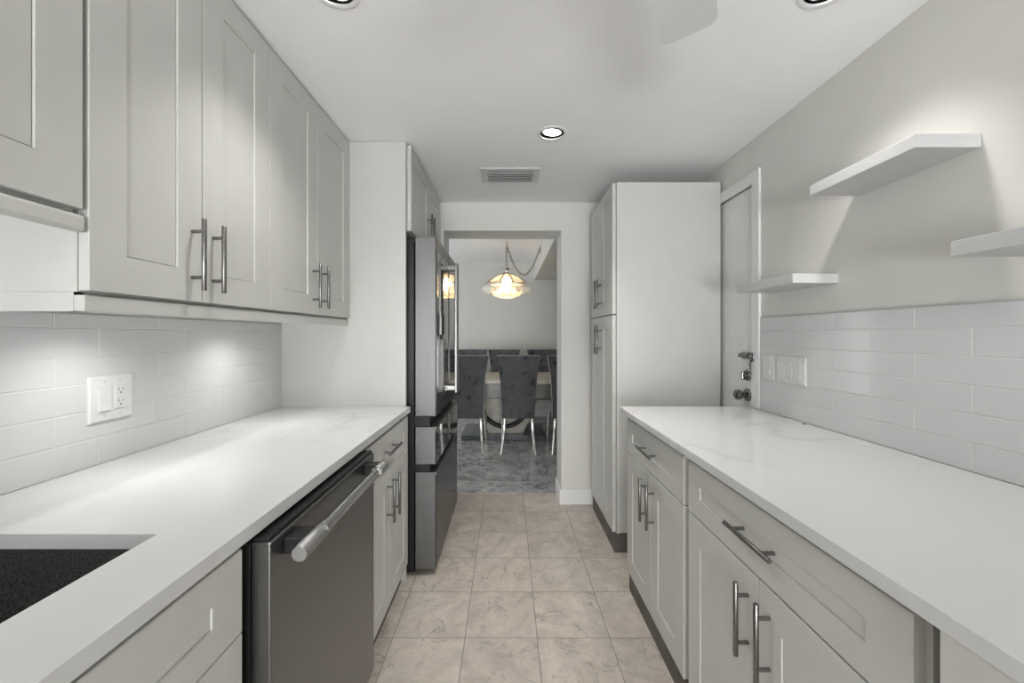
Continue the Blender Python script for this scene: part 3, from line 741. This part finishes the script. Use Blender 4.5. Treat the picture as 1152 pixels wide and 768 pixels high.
v = thing('air_vent', 'white rectangular ceiling air vent in front of the opening', 'vent', (.02, 2.56, ZC))
vx0, vx1, vy0, vy1 = -.160, .2013, 2.449, 2.672
bm = bmesh.new()
for a in ((vx0, vx1, vy0, vy0+.034), (vx0, vx1, vy1-.034, vy1), (vx0, vx0+.040, vy0+.034, vy1-.034), (vx1-.040, vx1, vy0+.034, vy1-.034)): box(bm, *a, ZC-.006, ZC-.0002, .0012, 1)
obj('frame', bm, M_VENT, v)
obj('duct_back', B(vx0+.03, vx1-.03, vy0+.03, vy1-.03, ZC-.0015, ZC-.0004), M_GREYP, v)
for i in range(5):
    y = vy0 + .048 + i*.031
    bm = B(-.141+.02, .141+.02, -.0165, .0165, -.0007, .0007)
    bm.transform(Matrix.Translation((0, y, ZC-.0125)) @ Matrix.Rotation(math.radians(36), 4, 'X'))
    obj('slat', bm, M_VENT, v)

# ceiling fan (only one blade tip shows)
HUBX, HUBY, FZ = .2255, .609, 2.128
f = thing('ceiling_fan', 'white ceiling fan, one blade tip showing at top of photo', 'fan', (HUBX, HUBY, ZC))
b = bmesh.new(); lathe(b, [(0, 0), (.075, 0), (.078, -.02), (.060, -.05), (.030, -.06), (.030, -.09), (.085, -.10), (.105, -.13), (.105, -.175), (.085, -.20), (0, -.205)], (HUBX, HUBY, ZC-.0003), 'Z', 36)
obj('motor_housing', b, M_FAN, f, smooth=True)
for kx in range(4):
    bm = bmesh.new()
    L0, L1, W0, W1 = .17, .595, .060, .0735
    cr = .028; out = [(L0, -W0), (L0, W0)]
    pts = [(L0, -W0), (L0+.02, -W0-.006)]
    for (cx, cy, a0) in ((L1-cr, -W1+cr, -PI/2), (L1-cr, W1-cr, 0)):
        for q in range(7): a = a0 + q*PI/12; pts.append((cx+cr*math.cos(a), cy+cr*math.sin(a)))
    pts += [(L0+.02, W0+.006), (L0, W0)]
    top = [bm.verts.new((x, y, .003)) for x, y in pts]; bot = [bm.verts.new((x, y, -.003)) for x, y in pts]
    bm.faces.new(top); bm.faces.new(bot[::-1])
    for q in range(len(pts)): bm.faces.new((top[q], top[(q+1) % len(pts)], bot[(q+1) % len(pts)], bot[q]))
    bmesh.ops.recalc_face_normals(bm, faces=bm.faces)
    ang = math.atan2(.88, .475) + kx*PI/2
    T = Matrix.Translation((HUBX, HUBY, FZ)) @ Matrix.Rotation(ang, 4, 'Z') @ Matrix.Rotation(-.15, 4, 'X')
    bm.transform(T); bl = obj('blade', bm, M_FAN, f)
    bm = B(.095, .23, -.018, .018, .0032, .009, .002); bm.transform(T); obj('blade_bracket', bm, M_FAN, bl)

# ------------------------------------------------------------------ small debris on the right counter
b = bmesh.new()
for dx, dy, r in ((0, 0, .0034), (.006, -.005, .0024)):
    t = bmesh.new(); bmesh.ops.create_icosphere(t, subdivisions=2, radius=r)
    for vv in t.verts: vv.co *= random.uniform(.8, 1.15)
    t.transform(Matrix.Translation((1.240+dx, 1.690+dy, CT+.0022)) @ Matrix.Diagonal((1.4, 1, .75, 1))); merge(b, t)
o = obj('crumb', b, M_SLOT, origin=(1.24, 1.69, CT)); tag(o, 'tiny dark crumb on the right countertop by the tile', 'crumb')

# ------------------------------------------------------------------ dining room
def slab_back(bm, zs, th):
    """chair back: rows of (z, half width, y centre)"""
    rows = []
    for z, hw, yc in zs:
        n = 9; fr_, bk = [], []
        for i in range(n):
            u = -1 + 2*i/(n-1); bow = .018*(1-u*u)
            fr_.append(bm.verts.new((u*hw, yc + th/2 - bow, z))); bk.append(bm.verts.new((u*hw, yc - th/2 - bow, z)))
        rows.append(fr_ + bk[::-1])
    for a, c_ in zip(rows, rows[1:]):
        for i in range(len(a)): bm.faces.new((a[i], a[(i+1) % len(a)], c_[(i+1) % len(a)], c_[i]))
    bm.faces.new(rows[0][::-1]); bm.faces.new(rows[-1]); bmesh.ops.recalc_face_normals(bm, faces=bm.faces)
def chair0():
    t = thing('dining_chair', '', 'chair', (0, 0, 0), 'dining chairs round the table')
    bm = bmesh.new()
    slab_back(bm, [(.377, .172, -.215), (.385, .180, -.215), (.50, .181, -.220), (.70, .190, -.232), (.85, .205, -.246), (.97, .224, -.262), (1.045, .238, -.276), (1.060, .240, -.279), (1.067, .234, -.280)], .062)
    obj('backrest', bm, M_VELVET, t, smooth=35)
    bm = bmesh.new(); tube(bm, [(-.234+.468*i/8, -.309 - .018*(1-(i/4-1)**2), 1.066) for i in range(9)], .0055, 8)
    obj('top_piping', bm, M_VTRIM, t, smooth=True, label='pale grey piping along the top edge')
    obj('seat', B(-.178, .178, -.185, .245, .385, .50, .03, 3), M_VELVET, t, smooth=40)
    for sx in (-1, 1):
        bm = bmesh.new(); tube(bm, [(sx*.150, -.212, .386), (sx*.153, -.216, .32), (sx*.160, -.235, .20), (sx*.173, -.275, .08), (sx*.186, -.320, 0.0)], [.019, .020, .017, .013, .011], 12)
        obj('leg', bm, M_CHROME, t, smooth=True)
        bm = bmesh.new(); tube(bm, [(sx*.150, .195, .390), (sx*.172, .220, .33), (sx*.178, .222, .20), (sx*.186, .220, .08), (sx*.188, .230, 0.0)], [.030, .024, .016, .012, .010], 12)
        obj('leg', bm, M_CHROME, t, smooth=True)
    return t
C0 = chair0()
C0.location = (.126, 4.66, 0); C0['label'] = 'grey velvet dining chair seen from behind, in the middle of the opening'
dup(C0, (-.438, 4.66, 0), 'grey velvet dining chair seen from behind, half hidden by the refrigerator')
dup(C0, (.678, 4.66, 0), 'grey velvet dining chair seen from behind, cut off by the right side of the opening')
dup(C0, (-.04, 5.84, 0), 'grey velvet dining chair across the table, directly below the pendant lamp', PI)
dup(C0, (-.53, 5.84, 0), 'grey velvet dining chair across the table, next to the refrigerator handle', PI)
dup(C0, (.545, 5.84, 0), 'grey velvet dining chair across the table, to the right of the pendant lamp', PI)

tb = thing('dining_table', 'beige marble dining table with black ring base between the chairs', 'table', (.05, 5.25, 0))
obj('tabletop', B(-1.0, 1.1, 4.69, 5.72, .715, .765, .008), M_CREAM, tb)
obj('apron', B(-.75, .85, 4.98, 5.48, .50, .714, .012), M_TABLE, tb)
bm = bmesh.new()
pts = [(-.03+.29*math.cos(a), 5.0, .455+.30*math.sin(a)) for a in [2*PI*i/48 for i in range(48)]]; pts.append(pts[0])
tube(bm, pts, .026, 12, caps=False); 
bmesh.ops.delete(bm, geom=[v_ for v_ in bm.verts if v_.co.z > .498], context='VERTS')
obj('ring', bm, M_BLACK, tb, smooth=True, label='black curved ring of the pedestal')
bm = bmesh.new()
pts = [(-.22, .062), (.20, .062), (.335, .34), (.335, .498), (-.375, .498), (-.375, .34)]
a = [bm.verts.new((x, 5.06, z)) for x, z in pts]; b_ = [bm.verts.new((x, 5.20, z)) for x, z in pts]
bm.faces.new(a); bm.faces.new(b_[::-1])
for q in range(6): bm.faces.new((a[q], a[(q+1) % 6], b_[(q+1) % 6], b_[q]))
bmesh.ops.recalc_face_normals(bm, faces=bm.faces)
obj('pedestal', bm, M_CREAM, tb, label='cream marble tapered pedestal')
obj('base_plate', B(-.56, .48, 4.93, 5.60, 0, .060, .004), M_DKBASE, tb, label='dark marble base plate')

# pendant lamp on a swagged chain
PXC, PYC = -.005, 4.94
pl = thing('pendant_lamp', 'glowing amber glass dome pendant lamp on a swagged chain', 'pendant lamp', (PXC, PYC, ZCD))
NS = 10
def dome_panels(prof, th):
    bm = bmesh.new()
    lathe(bm, prof + [(r-th, h-th*.4) for r, h in prof[::-1]], (PXC, PYC, 0), 'Z', NS, closed=True); return bm
dome = [(.035, 2.035), (.10, 2.015), (.19, 1.965), (.255, 1.905)]
obj('shade', dome_panels(dome, .004), M_AMBER, pl, label='amber glass dome of flat panels')
sk_ = [(.256, 1.902), (.296, 1.872), (.302, 1.845), (.288, 1.820), (.25, 1.800)]
bm = bmesh.new(); lathe(bm, sk_ + [(r-.004, h) for r, h in sk_[::-1]], (PXC, PYC, 0), 'Z', 40, closed=True)
obj('skirt', bm, M_CLEAR, pl, smooth=True, label='clear scalloped glass skirt')
bm = bmesh.new(); lathe(bm, [(.19, 1.86), (.185, 1.80), (.15, 1.758), (.09, 1.742), (.088, 1.745), (.147, 1.762), (.181, 1.803), (.186, 1.86)], (PXC, PYC, 0), 'Z', NS, closed=True)
obj('inner_bowl', bm, M_AMBER, pl, label='amber glass inner bowl')
bm = bmesh.new()
for i in range(NS):
    a = 2*PI*i/NS; tube(bm, [(PXC+r*math.cos(a), PYC+r*math.sin(a), h+.001) for r, h in dome], .006, 6)
for r, h in ((.256, 1.903), (.036, 2.035)):
    tube(bm, [(PXC+r*math.cos(2*PI*i/NS), PYC+r*math.sin(2*PI*i/NS), h) for i in range(NS+1)], .006, 6, caps=False)
obj('rib', bm, M_BRASS, pl, smooth=True)
bm = bmesh.new(); lathe(bm, [(0, 2.035), (.038, 2.037), (.016, 2.055), (.02, 2.075), (.045, 2.09), (.045, 2.10), (.012, 2.115), (0, 2.12)], (PXC, PYC, 0), 'Z', 24)
obj('cap', bm, M_BRIGHT, pl, smooth=True)
for i in range(5):
    a = 2*PI*i/5 + .3; bm = bmesh.new(); t = (PXC+.10*math.cos(a), PYC+.10*math.sin(a))
    lathe(bm, [(0, 1.80), (.016, 1.805), (.021, 1.825), (.016, 1.85), (.008, 1.87), (0, 1.875)], (t[0], t[1], 0), 'Z', 14)
    obj('bulb', bm, M_BULB, pl, smooth=True)
bm = bmesh.new(); hook = Vector((PXC, PYC, ZCD-.05))
tube(bm, [(PXC, PYC, ZCD), (PXC, PYC, ZCD-.02), (PXC+.014, PYC, ZCD-.035), (PXC+.010, PYC, ZCD-.052), (PXC-.006, PYC, ZCD-.052)], .003, 8)
obj('hook', bm, M_BRASS, pl, smooth=True)
def chain_along(pts, bm, pitch=.026):
    d = 0; seglen = [(pts[i+1]-pts[i]).length for i in range(len(pts)-1)]; tot = sum(seglen); n = int(tot/pitch)
    for kx in range(n):
        s = (kx+.5)*tot/n; i = 0
        while i < len(seglen)-1 and s > seglen[i]: s -= seglen[i]; i += 1
        p = pts[i].lerp(pts[i+1], s/seglen[i]); u = (pts[i+1]-pts[i]).normalized()
        side = u.cross(Vector((0, 1, 0))); side = side.normalized() if side.length > .1 else Vector((1, 0, 0))
        ax = side if kx % 2 else u.cross(side).normalized()
        link(bm, p, ax, .038, .010, .0032, u)
bm = bmesh.new()
chain_along([Vector((PXC, PYC, ZCD-.05)), Vector((PXC, PYC, 2.118))], bm)
P0, P1 = hook, Vector((.415, 5.2, 2.385)); sw = []
for i in range(25):
    u = i/24; q = P0.lerp(P1, u); q.z -= 4*.345*(u*(1-u))**1.0; sw.append(q)
chain_along(sw, bm)
obj('chain', bm, M_BRASS, pl, smooth=True)
bm = bmesh.new(); box(bm, .424, .4308, 5.165, 5.235, 2.335, 2.435, .002); tube(bm, [(.424, 5.2, 2.39), (.408, 5.2, 2.39)], .006, 10)
obj('wall_bracket', bm, M_BRASS, pl, smooth=True)
l = bpy.data.lights.new('pendant_glow', 'POINT'); l.energy = PENDANT_POWER; l.color = (1.0, .86, .68); l.shadow_soft_size = .06
lo = bpy.data.objects.new('pendant_glow', l); COL.objects.link(lo); lo.parent = pl; lo.location = (0, 0, 1.90-ZCD)
